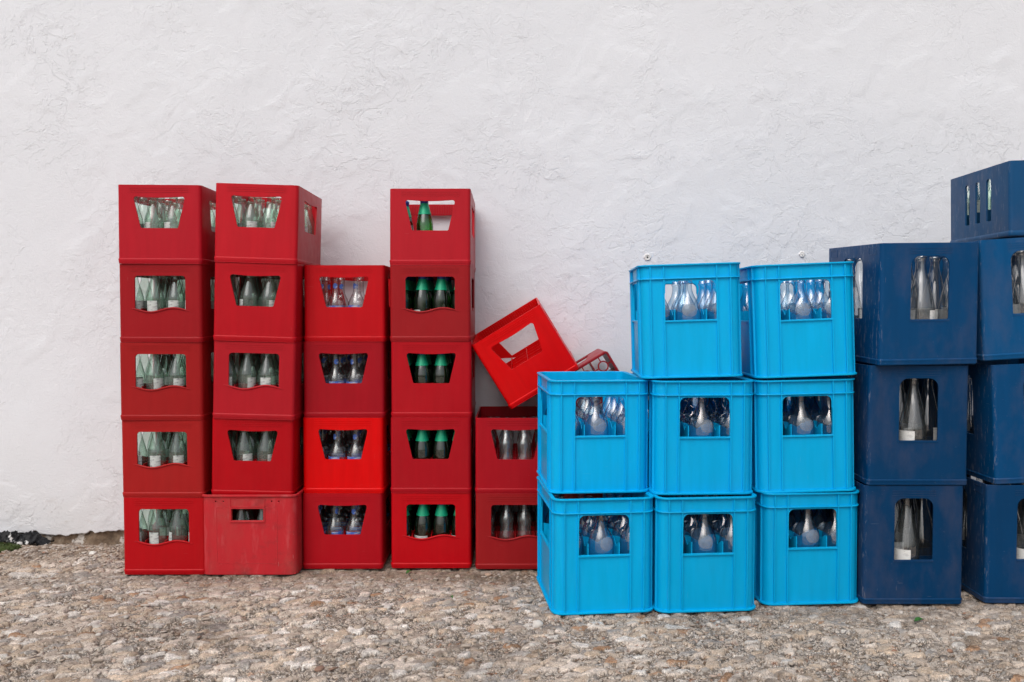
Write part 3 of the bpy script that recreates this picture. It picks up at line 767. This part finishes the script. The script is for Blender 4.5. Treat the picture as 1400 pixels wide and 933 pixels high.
me.polygons.add(len(quads)); me.polygons.foreach_set('loop_start', (np.arange(len(quads))*4).astype(np.int32))
me.update(calc_edges=True); me.validate()
me.polygons.foreach_set('use_smooth', np.ones(len(quads), bool))
ca = me.color_attributes.new('stone_colour', 'FLOAT_COLOR', 'POINT')
ca.data.foreach_set('color', np.concatenate([col.reshape(-1, 3), np.clip(wb_*.9+gl*.7+dirt*1.0+pk[..., 0]*.8, 0, 1).reshape(-1, 1)], 1).astype(np.float32).ravel())
t = NT('rubble_ground'); at = t.n('ShaderNodeAttribute', attribute_name='stone_colour'); tc = t.n('ShaderNodeTexCoord')
v = tc.outputs['Object']
warp = t.n('ShaderNodeTexNoise'); warp.inputs['Scale'].default_value = 55; warp.inputs['Detail'].default_value = 3; t.l(v, warp.inputs['Vector'])
wv = t.n('ShaderNodeVectorMath', operation='MULTIPLY_ADD'); t.l(warp.outputs['Color'], wv.inputs[0]); wv.inputs[1].default_value = (.010, .010, .0); t.l(v, wv.inputs[2])
def cells(scale, rot, thr, w):
    q = t.mapping(wv.outputs[0], (scale, scale*1.55, 0), (0, 0, R(rot)))
    e = t.n('ShaderNodeTexVoronoi', feature='DISTANCE_TO_EDGE', voronoi_dimensions='2D'); e.inputs['Scale'].default_value = 1; t.l(q, e.inputs['Vector'])
    c_ = t.n('ShaderNodeTexVoronoi', voronoi_dimensions='2D'); c_.inputs['Scale'].default_value = 1; t.l(q, c_.inputs['Vector'])
    sc_ = t.n('ShaderNodeSeparateColor'); t.l(c_.outputs['Color'], sc_.inputs[0])
    inside = t.math('MULTIPLY', t.ramp(e.outputs['Distance'], [(0, (0, 0, 0)), (w*.4, (0, 0, 0)), (w, (1, 1, 1))]), t.math('GREATER_THAN', sc_.outputs[0], thr))
    colr = t.ramp(sc_.outputs[1], [(0, (.40, .33, .27)), (.18, (.56, .47, .39)), (.36, (.44, .385, .335)), (.52, (.64, .57, .50)), (.66, (.50, .40, .31)), (.80, (.36, .33, .31)), (.90, (.72, .68, .63)), (.975, (.42, .22, .13)), (1, (.10, .08, .07))])
    return inside, colr
f1 = t.math('MULTIPLY_ADD', t.noise(v, 300, 3, .7), 2.1, -.03)
f2 = t.math('MULTIPLY_ADD', t.noise(v, 90, 4, .65), .9, .58)
cc = t.n('ShaderNodeHueSaturation'); base_ = at.outputs['Color']
al = t.math('SUBTRACT', 1, t.math('MULTIPLY', at.outputs['Alpha'], .86))
i1, k1 = cells(60, 24, .52, .16); i2, k2 = cells(125, 10, .35, .20)
i1 = t.math('MULTIPLY', i1, al); j2 = t.math('SUBTRACT', 1, t.math('MULTIPLY', t.math('SUBTRACT', 1, i2), al)); i2 = t.math('MULTIPLY', i2, al)
base_ = t.mix(t.math('MULTIPLY', t.math('SUBTRACT', 1, j2), .72), base_, (.075, .058, .045))
base_ = t.mix(t.math('MULTIPLY', i2, .62), base_, k2); base_ = t.mix(t.math('MULTIPLY', i1, .70), base_, k1)
t.l(base_, cc.inputs['Color']); t.l(t.math('MULTIPLY', f1, f2), cc.inputs['Value'])
vo = t.n('ShaderNodeTexVoronoi'); vo.inputs['Scale'].default_value = 120; t.l(v, vo.inputs['Vector'])
sp = t.math('LESS_THAN', vo.outputs['Distance'], .22)
cr = t.n('ShaderNodeSeparateColor'); t.l(vo.outputs['Color'], cr.inputs[0])
dk = t.math('MULTIPLY', sp, t.math('GREATER_THAN', cr.outputs[0], .80)); lt = t.math('MULTIPLY', sp, t.math('GREATER_THAN', cr.outputs[1], .88))
c1 = t.mix(t.math('MULTIPLY', dk, .8), cc.outputs[0], (.07, .055, .045)); c1 = t.mix(t.math('MULTIPLY', lt, .6), c1, (.62, .59, .55))
bmp = t.n('ShaderNodeBump'); bmp.inputs['Strength'].default_value = .8; bmp.inputs['Distance'].default_value = .004
t.l(t.math('ADD', t.math('ADD', t.noise(v, 140, 5, .7), t.math('MULTIPLY', i2, .35)), t.math('MULTIPLY', i1, .6)), bmp.inputs['Height'])
p = t.n('ShaderNodeBsdfPrincipled'); t.l(c1, p.inputs['Base Color']); p.inputs['Roughness'].default_value = .85
p.inputs['Specular IOR Level'].default_value = .3
t.l(bmp.outputs[0], p.inputs['Normal']); t.l(p.outputs[0], t.out.inputs[0])
g = mesh_obj('ground', me, t.m); tag(g, kind='structure')
def ground_z(x, y):
    i = np.clip(np.searchsorted(xs, x), 0, nx-1); j = np.clip(np.searchsorted(ys, y), 0, ny-1); return float(h[j, i])

# loose stones lying on the ground
_b = bmesh.new(); bmesh.ops.create_icosphere(_b, subdivisions=2, radius=1); _b.verts.ensure_lookup_table()
ICO = ([v_.co.copy() for v_ in _b.verts], [[v_.index for v_ in f_.verts] for f_ in _b.faces]); _b.free()
def rock_bm(bm, x, y, z, r, fl, seed):
    rr = random.Random(seed)
    vs = [bm.verts.new(c) for c in ICO[0]]
    for f in ICO[1]: bm.faces.new([vs[k] for k in f])
    rot = Matrix.Rotation(rr.uniform(0, 6.28), 3, 'Z') @ Matrix.Rotation(rr.uniform(-.3, .3), 3, 'X'); ax = Vector((rr.uniform(.7, 1.4), rr.uniform(.6, 1), fl))
    cuts = [(Vector((rr.gauss(0, 1), rr.gauss(0, 1), rr.gauss(0, 1))).normalized(), rr.uniform(.55, .85)) for _ in range(7)]
    for vv in vs:
        c = vv.co.copy()
        for nrm, d in cuts:
            e = c.dot(nrm)
            if e > d: c -= nrm*(e-d)
        c = Vector((c.x*ax.x, c.y*ax.y, c.z*ax.z)); vv.co = rot @ c*r + Vector((x, y, z))
    return vs
def rock_obj(name, pts, mat, label=None, cat=None):
    bm = bmesh.new()
    for q in pts: rock_bm(bm, *q)
    o = mesh_obj(name, bm_mesh(name, bm, mat, 28, doubles=False), None)
    return o
t = NT('loose_stone'); ge = t.n('ShaderNodeNewGeometry'); tc = t.n('ShaderNodeTexCoord')
c = t.ramp(ge.outputs['Random Per Island'], [(0, (.34, .28, .23)), (.22, (.52, .45, .38)), (.42, (.42, .35, .29)), (.62, (.60, .53, .47)), (.78, (.48, .38, .29)), (.90, (.70, .66, .61)), (.96, (.12, .10, .08)), (1, (.42, .20, .12))])
c = t.mix(t.math('MULTIPLY', t.noise(tc.outputs['Object'], 180, 4, .65), .6), c, (.22, .18, .15))
p = t.n('ShaderNodeBsdfPrincipled'); t.l(c, p.inputs['Base Color']); p.inputs['Roughness'].default_value = .9; t.l(p.outputs[0], t.out.inputs[0])
M_ROCK = t.m
def covered(x, y):
    if -1.40 < x < -.11 and 3.09 < y < 3.6: return True
    if -.14 < x < .17 and 3.16 < y < 3.6: return True
    if .10 < x < 1.14 and 2.66 < y < 3.25: return True
    if 1.12 < x < 1.9 and 2.76 < y < 3.25: return True
    return False
TV = []; TF = None
for k in range(30):
    b_ = bmesh.new(); rock_bm(b_, 0, 0, 0, 1, .6, 500+k); b_.verts.index_update()
    TV.append(np.array([v_.co[:] for v_ in b_.verts]))
    if TF is None: TF = np.array([[v_.index for v_ in f_.verts] for f_ in b_.faces])
    b_.free()
VV = []; FF = []; n0 = 0
for i in range(9500):
    x = random.uniform(-2.4, 2.4); u = random.random(); big = False
    if u < .60: y = random.uniform(1.95, 3.5); big = True
    elif u < .80: x = random.uniform(-2.4, -1.42); y = random.gauss(3.40, .08)
    elif u < .92:
        edge = 3.10 if x < -.12 else 3.17 if x < .12 else 2.70 if x < 1.12 else 2.79
        y = edge - abs(random.gauss(0, .05)) - .008
    else: y = random.uniform(3.0, 3.55)
    if y > 3.575 or covered(x, y): continue
    r = min(.016, random.lognormvariate(math.log(.0046), .50))
    if not big: r = min(r, .0075)
    c_, s_ = math.cos(random.uniform(0, 6.28)), 0; th = random.uniform(0, 6.28); c_, s_ = math.cos(th), math.sin(th)
    T = TV[random.randrange(30)]*np.array([1.25, .9, random.uniform(.5, .9)])*r
    th = R(random.gauss(20, 35)); c_, s_ = math.cos(th), math.sin(th)
    P_ = np.stack([T[:, 0]*c_-T[:, 1]*s_+x, T[:, 0]*s_+T[:, 1]*c_+y, T[:, 2]+ground_z(x, y)+r*random.uniform(-.12, .2)], 1)
    VV.append(P_); FF.append(TF+n0); n0 += len(P_)
me = bpy.data.meshes.new('gravel'); co = np.concatenate(VV); fa = np.concatenate(FF)
me.vertices.add(len(co)); me.vertices.foreach_set('co', co.astype(np.float32).ravel())
me.loops.add(fa.size); me.loops.foreach_set('vertex_index', fa.astype(np.int32).ravel())
me.polygons.add(len(fa)); me.polygons.foreach_set('loop_start', (np.arange(len(fa))*3).astype(np.int32)); me.update(calc_edges=True)
o = mesh_obj('gravel', me, M_ROCK); tag(o, 'loose gravel and stone chips lying on the rubble ground', 'gravel', kind='stuff')
# a few bigger stones, each its own thing
bigs = [(-.115+.03, 3.135, .014, 'small tan stone on the ground at the corner of fourth red stack'),
        (-.135-.06, 3.12, .011, 'small pale stone in front of the fourth red stack'),
        (-1.98+.35, 3.36, .018, 'white rounded stone in the dirt left of the crates'),
        (.075, 2.60, .022, 'whitish angular stone on the ground left of the light blue stack'),
        (1.345, 2.62, .010, 'small dark brown stone in front of the navy crates')]
for i, (x, y, r, lab) in enumerate(bigs):
    o = rock_obj('stone', [(0, 0, 0, r, .55, 900+i)], [simple_mat('tan_stone', (.42, .30, .22)), simple_mat('pale_stone', (.5, .43, .37)), simple_mat('white_stone', (.66, .64, .6)), simple_mat('whitish_stone', (.6, .57, .53)), simple_mat('brown_stone', (.13, .07, .05))][i])
    o.location = (x, y, ground_z(x, y)+r*.3); tag(o, lab, 'stone')
# green leaves
def leaf(x, y, rz, L, lab):
    bm = bmesh.new(); N = 8; top = []; bot = []
    for k in range(N+1):
        u = k/N; w = L*.24*math.sin(math.pi*u**.85); zc = .004+.006*math.sin(math.pi*u)
        for lst, dz in ((top, .0006), (bot, 0)): lst.append([bm.verts.new((L*(u-.5), sgn*w, zc+abs(sgn)*.003+dz)) for sgn in (-1, 0, 1)])
    for a, b in zip(top, top[1:]):
        for q in (0, 1): bm.faces.new((a[q], a[q+1], b[q+1], b[q]))
    for a, b in zip(bot, bot[1:]):
        for q in (0, 1): bm.faces.new((a[q], b[q], b[q+1], a[q+1]))
    o = mesh_obj('leaf', bm_mesh('leaf', bm, M_LEAF, 60), None); o.location = (x, y, ground_z(x, y)+.002); o.rotation_euler = (R(8), R(-6), rz)
    tag(o, lab, 'leaf', 'fallen green leaves')
M_LEAF = simple_mat('green_leaf', (.035, .13, .025), .5)
leaf(1.255, 2.66, .3, .036, 'small green leaf on the ground in front of the navy crates')
leaf(-.375, 3.135, 1.0, .030, 'small green leaf at the foot of fourth red stack')
leaf(-.20, 2.83, 2.0, .020, 'tiny green leaf on the open gravel below the fourth red stack')

# moss and the crumpled black sheeting at the foot of the wall
bm = bmesh.new(); rm = random.Random(4)
for i in range(2200):
    u = rm.random()**.6; an = rm.uniform(0, 6.283); x = -2.10+.15*u*math.cos(an); y = 3.44+.055*u*math.sin(an); zb = ground_z(x, y)+.018*(1-u*u)-.004
    hgt = rm.uniform(.008, .02); w = .0022; d = rm.uniform(0, 6.28); lx, ly = rm.uniform(-.006, .006), rm.uniform(-.006, .006)
    a_ = bm.verts.new((x-w*math.cos(d), y-w*math.sin(d), zb)); b_ = bm.verts.new((x+w*math.cos(d), y+w*math.sin(d), zb)); c_ = bm.verts.new((x+lx, y+ly, zb+hgt))
    bm.faces.new((a_, b_, c_))
cap = bmesh.ops.create_icosphere(bm, subdivisions=4, radius=1)['verts']
for vv in cap:
    q = vv.co; n_ = float(fbm(np.array(q.x*5.), np.array(q.y*5.), 3))*.5+.75
    vv.co = Vector((-2.10+q.x*.135*n_, 3.44+q.y*.052*n_, ground_z(-2.0, 3.44)+q.z*.016*n_))
o = mesh_obj('moss', bm_mesh('moss', bm, simple_mat('moss_green', (.045, .068, .014), .95, 0, .6, 120), 0, doubles=False), None)
tag(o, 'green moss cushion on the ground at the far left by the wall', 'moss', kind='stuff')
bm = bmesh.new(); NXs, NYs = 110, 16; vs = []
for j in range(NYs+1):
    for i in range(NXs+1):
        u, w = i/NXs, j/NYs; x = -2.36+.47*u; tap = min(1, (1-u)*5+.12)
        n1 = float(fbm(np.array(u*30.), np.array(w*5.), 6)); n2 = float(fbm(np.array(u*60.+5), np.array(w*9.), 8))
        y = 3.525+.06*w+(n1-.5)*.035; z = ground_z(x, 3.5)+.002+tap*(.036*math.sin(math.pi*min(1, w*1.05))*(.5+n1)+(n2-.5)*.022)
        vs.append(bm.verts.new((x, y, z)))
for j in range(NYs):
    for i in range(NXs):
        k0 = j*(NXs+1)+i; bm.faces.new((vs[k0], vs[k0+1], vs[k0+NXs+2], vs[k0+NXs+1]))
t = NT('black_sheeting'); tc = t.n('ShaderNodeTexCoord'); fl = t.ramp(t.noise(tc.outputs['Object'], 22, 4, .6), [(.60, (0, 0, 0)), (.64, (1, 1, 1))])
cb = t.mix(fl, (.008, .009, .011), (.62, .61, .60)); p = t.n('ShaderNodeBsdfPrincipled'); t.l(cb, p.inputs['Base Color']); p.inputs['Roughness'].default_value = .5; p.inputs['Specular IOR Level'].default_value = .2; t.l(p.outputs[0], t.out.inputs[0])
o = mesh_obj('plastic_sheeting', bm_mesh('sheet', bm, t.m, 50), None); so = o.modifiers.new('t', 'SOLIDIFY'); so.thickness = .0015
tag(o, 'crumpled black sheeting with white flecks along the wall foot at far left', 'sheeting')

# ------------------------------------------------------------------ wall
wall = empty('plaster_wall', Matrix.Translation((0, WALL_Y, 0)))
tag(wall, 'white rough plastered wall behind all the crates with crumbled foot', 'wall')
wx = np.arange(-4.2, 4.6, .011); wz = np.concatenate([np.arange(0, .3, .0045), np.arange(.3, 3.5, .011)])
GX, GZ = np.meshgrid(wx, wz)
edge = .018+.020*sstep(-1.78, -1.68, wx)+(fbm(wx*6, wx*0, 91, 3)-.5)*.026+(fbm(wx*60, wx*0, 92, 3)-.5)*.012
edge = edge - .008*np.exp(-((wx+1.85)/.05)**2) + .016*np.exp(-((wx+1.985)/.012)**2) + .014*np.exp(-((wx+1.755)/.014)**2)
ZZ = GZ+np.clip(1-GZ/.3, 0, 1)*edge[None, :]
def wall_relief(x, z):
    rel = (fbm(x*1.1, z*1.1, 101, 3)-.5)*.012 + (fbm(x*5, z*5, 102, 4)-.5)*.0035
    n = fbm(x*2.4+(fbm(x*7, z*7, 103, 3)-.5)*.8, z*2.4+(fbm(x*7+5, z*7, 104, 3)-.5)*.8, 105, 6)
    for th, am in ((.44, .0013), (.55, .0014)):
        rel = rel+am*sstep(th-.004, th+.004, n)
    return rel
DY = -wall_relief(GX, ZZ)
co = np.stack([GX, DY, ZZ], -1).reshape(-1, 3)
ny2, nx2 = GX.shape; idx = np.arange(nx2*ny2).reshape(ny2, nx2)
quads = np.stack([idx[:-1, :-1], idx[:-1, 1:], idx[1:, 1:], idx[1:, :-1]], -1).reshape(-1, 4)
# returns: bottom lip and the ends run back into the wall
nb = len(co); back = co.reshape(ny2, nx2, 3)[0].copy(); back[:, 1] = .045
co = np.concatenate([co, back]); bi = nb+np.arange(nx2)
q2_ = np.stack([bi[:-1], bi[1:], idx[0, 1:], idx[0, :-1]], -1); quads = np.concatenate([quads, q2_])
me = bpy.data.meshes.new('plaster'); me.vertices.add(len(co)); me.vertices.foreach_set('co', co.astype(np.float32).ravel())
me.loops.add(quads.size); me.loops.foreach_set('vertex_index', quads.astype(np.int32).ravel())
me.polygons.add(len(quads)); me.polygons.foreach_set('loop_start', (np.arange(len(quads))*4).astype(np.int32)); me.update(calc_edges=True)
me.polygons.foreach_set('use_smooth', np.ones(len(quads), bool)); me.validate()
t = NT('white_plaster'); tc = t.n('ShaderNodeTexCoord'); v = tc.outputs['Object']
sep = t.n('ShaderNodeSeparateXYZ'); t.l(v, sep.inputs[0])
def contour(sc_, det, dist, th, wd):
    n_ = t.noise(v, sc_, det, .6, dist)
    return t.ramp(n_, [(0, (0, 0, 0)), (th-wd, (0, 0, 0)), (th+wd, (1, 1, 1))])
hsum = t.math('MULTIPLY', contour(6.5, 8, .6, .50, .006), .55)
hsum = t.math('ADD', hsum, t.math('MULTIPLY', contour(14, 7, .9, .56, .008), .40))
hsum = t.math('ADD', hsum, t.math('MULTIPLY', contour(21, 6, 1.2, .44, .010), .35))
# broken by large patches so some areas stay smooth
patch = t.ramp(t.noise(v, 2.3, 3), [(.40, (0.12, 0.12, 0.12)), (.62, (1, 1, 1))])
hsum = t.math('MULTIPLY', hsum, patch)
hsum = t.math('ADD', hsum, t.math('MULTIPLY', t.noise(v, 70, 6, .66), .40))
hsum = t.math('ADD', hsum, t.math('MULTIPLY', t.noise(t.mapping(v, (40, 40, 150), (0, R(14), 0)), 1, 4, .6), .32))
hsum = t.math('ADD', hsum, t.math('MULTIPLY', t.noise(v, 150, 4, .7), .5))
pits = t.n('ShaderNodeTexVoronoi'); pits.inputs['Scale'].default_value = 9; t.l(v, pits.inputs['Vector'])
pc = t.n('ShaderNodeSeparateColor'); t.l(pits.outputs['Color'], pc.inputs[0])
pit = t.math('MULTIPLY', t.math('LESS_THAN', pits.outputs['Distance'], .035), t.math('GREATER_THAN', pc.outputs[0], .72))
hsum = t.math('SUBTRACT', hsum, t.math('MULTIPLY', pit, .6))
bmp = t.n('ShaderNodeBump'); bmp.inputs['Strength'].default_value = .66; bmp.inputs['Distance'].default_value = .0025; t.l(hsum, bmp.inputs['Height'])
base = t.mix(t.noise(v, 1.3, 4), (.735, .755, .80), (.795, .812, .85))
low = t.ramp(sep.outputs['Z'], [(0, (1, 1, 1)), (.02, (1, 1, 1)), (.55, (0, 0, 0))])
low = t.math('MULTIPLY', low, t.math('MULTIPLY_ADD', t.noise(v, 5, 5, .6), 1.2, -.1, clamp=True))
base = t.mix(t.math('MULTIPLY', low, .42), base, (.60, .555, .50))
stn = t.ramp(t.noise(t.mapping(v, (9, 9, 22)), 1, 5, .65), [(.60, (0, 0, 0)), (.72, (1, 1, 1))])
lowm = t.ramp(sep.outputs['Z'], [(0, (1, 1, 1)), (.25, (.25, .25, .25)), (.6, (0, 0, 0))])
base = t.mix(t.math('MULTIPLY', t.math('MULTIPLY', stn, lowm), .45), base, (.45, .39, .33))
base = t.mix(t.math('MULTIPLY', pit, .35), base, (.45, .42, .40))
p = t.n('ShaderNodeBsdfPrincipled'); t.l(base, p.inputs['Base Color']); p.inputs['Roughness'].default_value = .7; p.inputs['Specular IOR Level'].default_value = .25
t.l(bmp.outputs[0], p.inputs['Normal']); t.l(p.outputs[0], t.out.inputs[0])
mesh_obj('plaster', me, t.m, wall)
# masonry core and crumbling foundation strip
bm = bmesh.new(); box(bm, -4.2, 4.58, .046, .40, -.2, 3.49)
mesh_obj('masonry', bm_mesh('core', bm, simple_mat('masonry_core', (.33, .28, .23), .9), 0), None, wall)
bm = bmesh.new(); NXf, NZf = 900, 14; vs = []
fx = np.linspace(-4.2, 4.58, NXf+1); fz = np.linspace(-.07, .085, NZf+1)
FX, FZ = np.meshgrid(fx, fz); FY = .016-(fbm(FX*22, FZ*22, 120, 4)-.5)*.030
for j in range(NZf+1):
    for i in range(NXf+1): vs.append(bm.verts.new((fx[i], min(float(FY[j, i]), .040), fz[j])))
for j in range(NZf):
    for i in range(NXf):
        k0 = j*(NXf+1)+i; bm.faces.new((vs[k0], vs[k0+1], vs[k0+NXf+2], vs[k0+NXf+1]))
t = NT('crumbled_foundation'); tc = t.n('ShaderNodeTexCoord'); v = tc.outputs['Object']
c = t.ramp(t.noise(v, 26, 5, .65), [(.3, (.13, .095, .068)), (.5, (.26, .19, .13)), (.7, (.38, .30, .22))])
wp = t.ramp(t.noise(v, 9, 4, .6), [(.57, (0, 0, 0)), (.60, (1, 1, 1))]); c = t.mix(wp, c, (.66, .62, .57))
bmp = t.n('ShaderNodeBump'); bmp.inputs['Distance'].default_value = .006; t.l(t.noise(v, 70, 5, .65), bmp.inputs['Height'])
p = t.n('ShaderNodeBsdfPrincipled'); t.l(c, p.inputs['Base Color']); p.inputs['Roughness'].default_value = .95; t.l(bmp.outputs[0], p.inputs['Normal']); t.l(p.outputs[0], t.out.inputs[0])
mesh_obj('foundation', bm_mesh('foundation', bm, t.m, 40), None, wall)

# wall plugs: painted washer with a screw hole
M_PAINT = simple_mat('painted_metal', (.78, .77, .76), .5); M_HOLE = simple_mat('rusty_screw', (.10, .07, .05), .6, .5)
def plug(x, z, r, rusty, lab):
    rt = empty('wall_plug', Matrix.Translation((x, WALL_Y+float(-wall_relief(np.array(x), np.array(z)))-.001, z)) @ Matrix.Rotation(R(90), 4, 'X'))
    bm = bmesh.new(); prof = [(1.0, -.003), (1.0, .002), (.86, .0042), (.62, .0046), (.5, .003), (.3, .0025), (0, .0025)]; prev = None
    for q, z_ in prof:
        if q == 0:
            cv = bm.verts.new((0, 0, z_)); [bm.faces.new((prev[k], prev[(k+1) % 24], cv)) for k in range(24)]; break
        cur = [bm.verts.new((r*q*(1+(.09*math.cos(k*math.pi/2) if q > .7 else 0))*math.cos(k*math.pi/12), r*q*(1+(.09*math.cos(k*math.pi/2) if q > .7 else 0))*math.sin(k*math.pi/12), z_)) for k in range(24)]
        if prev: [bm.faces.new((prev[k], prev[(k+1) % 24], cur[(k+1) % 24], cur[k])) for k in range(24)]
        prev = cur
    mesh_obj('washer', bm_mesh('washer', bm, M_PAINT, 40), None, rt)
    sc_ = lathe([(0, .0075), (r*.16, .0075), (r*.24, .006), (r*.26, .002)], 12, M_HOLE if rusty else M_PAINT, 'screw'); mesh_obj('screw', sc_, None, rt)
    tag(rt, lab, 'wall plug')
plug(.557, 1.170, .0145, True, 'round white wall plug with dark screw above the middle light blue stack')
plug(1.194, 1.182, .0125, False, 'overpainted white wall plug above the right light blue stack')

# ------------------------------------------------------------------ light, sky, camera
EL, AZ = 52, -25          # sun behind the camera, a little to the left, veiled by cloud
w = bpy.data.worlds.new('World'); sc.world = w; w.use_nodes = True; nt = w.node_tree; nt.nodes.clear()
sky = nt.nodes.new('ShaderNodeTexSky'); sky.sky_type = 'NISHITA'; sky.sun_disc = False
sky.sun_elevation = R(EL); sky.sun_rotation = R(180+AZ*-1); sky.air_density = 1.0; sky.dust_density = 5.0; sky.ozone_density = .6
hs = nt.nodes.new('ShaderNodeHueSaturation'); hs.inputs['Saturation'].default_value = .35
bg = nt.nodes.new('ShaderNodeBackground'); bg.inputs['Strength'].default_value = .12
ow = nt.nodes.new('ShaderNodeOutputWorld')
nt.links.new(sky.outputs[0], hs.inputs['Color']); nt.links.new(hs.outputs[0], bg.inputs[0]); nt.links.new(bg.outputs[0], ow.inputs[0])
sl = bpy.data.lights.new('sun', 'SUN'); sl.energy = .9; sl.angle = R(60); sl.color = (1, .985, .97)
so_ = bpy.data.objects.new('sun', sl); C.objects.link(so_)
d = Vector((math.sin(R(AZ))*math.cos(R(EL)), -math.cos(R(AZ))*math.cos(R(EL)), math.sin(R(EL))))   # towards the sun
so_.rotation_euler = d.to_track_quat('Z', 'Y').to_euler()

cam = bpy.data.cameras.new('camera'); cam.sensor_width = 36; cam.lens = 36*1193/1400; cam.clip_end = 500; cam.clip_start = .05
co_ = bpy.data.objects.new('camera', cam); C.objects.link(co_); co_.location = (0, 0, .95)
co_.rotation_euler = (R(90)-math.atan((466.5-425)/1193), 0, 0); sc.camera = co_

sc.view_settings.view_transform = 'Standard'; sc.view_settings.look = 'None'; sc.view_settings.exposure = 0.15; sc.view_settings.gamma = 1
sc.render.engine = 'CYCLES'
cy = sc.cycles; cy.max_bounces = 10; cy.transparent_max_bounces = 40; cy.diffuse_bounces = 4; cy.glossy_bounces = 4; cy.use_denoising = True
cy.caustics_reflective = False; cy.caustics_refractive = False; cy.sample_clamp_indirect = 6
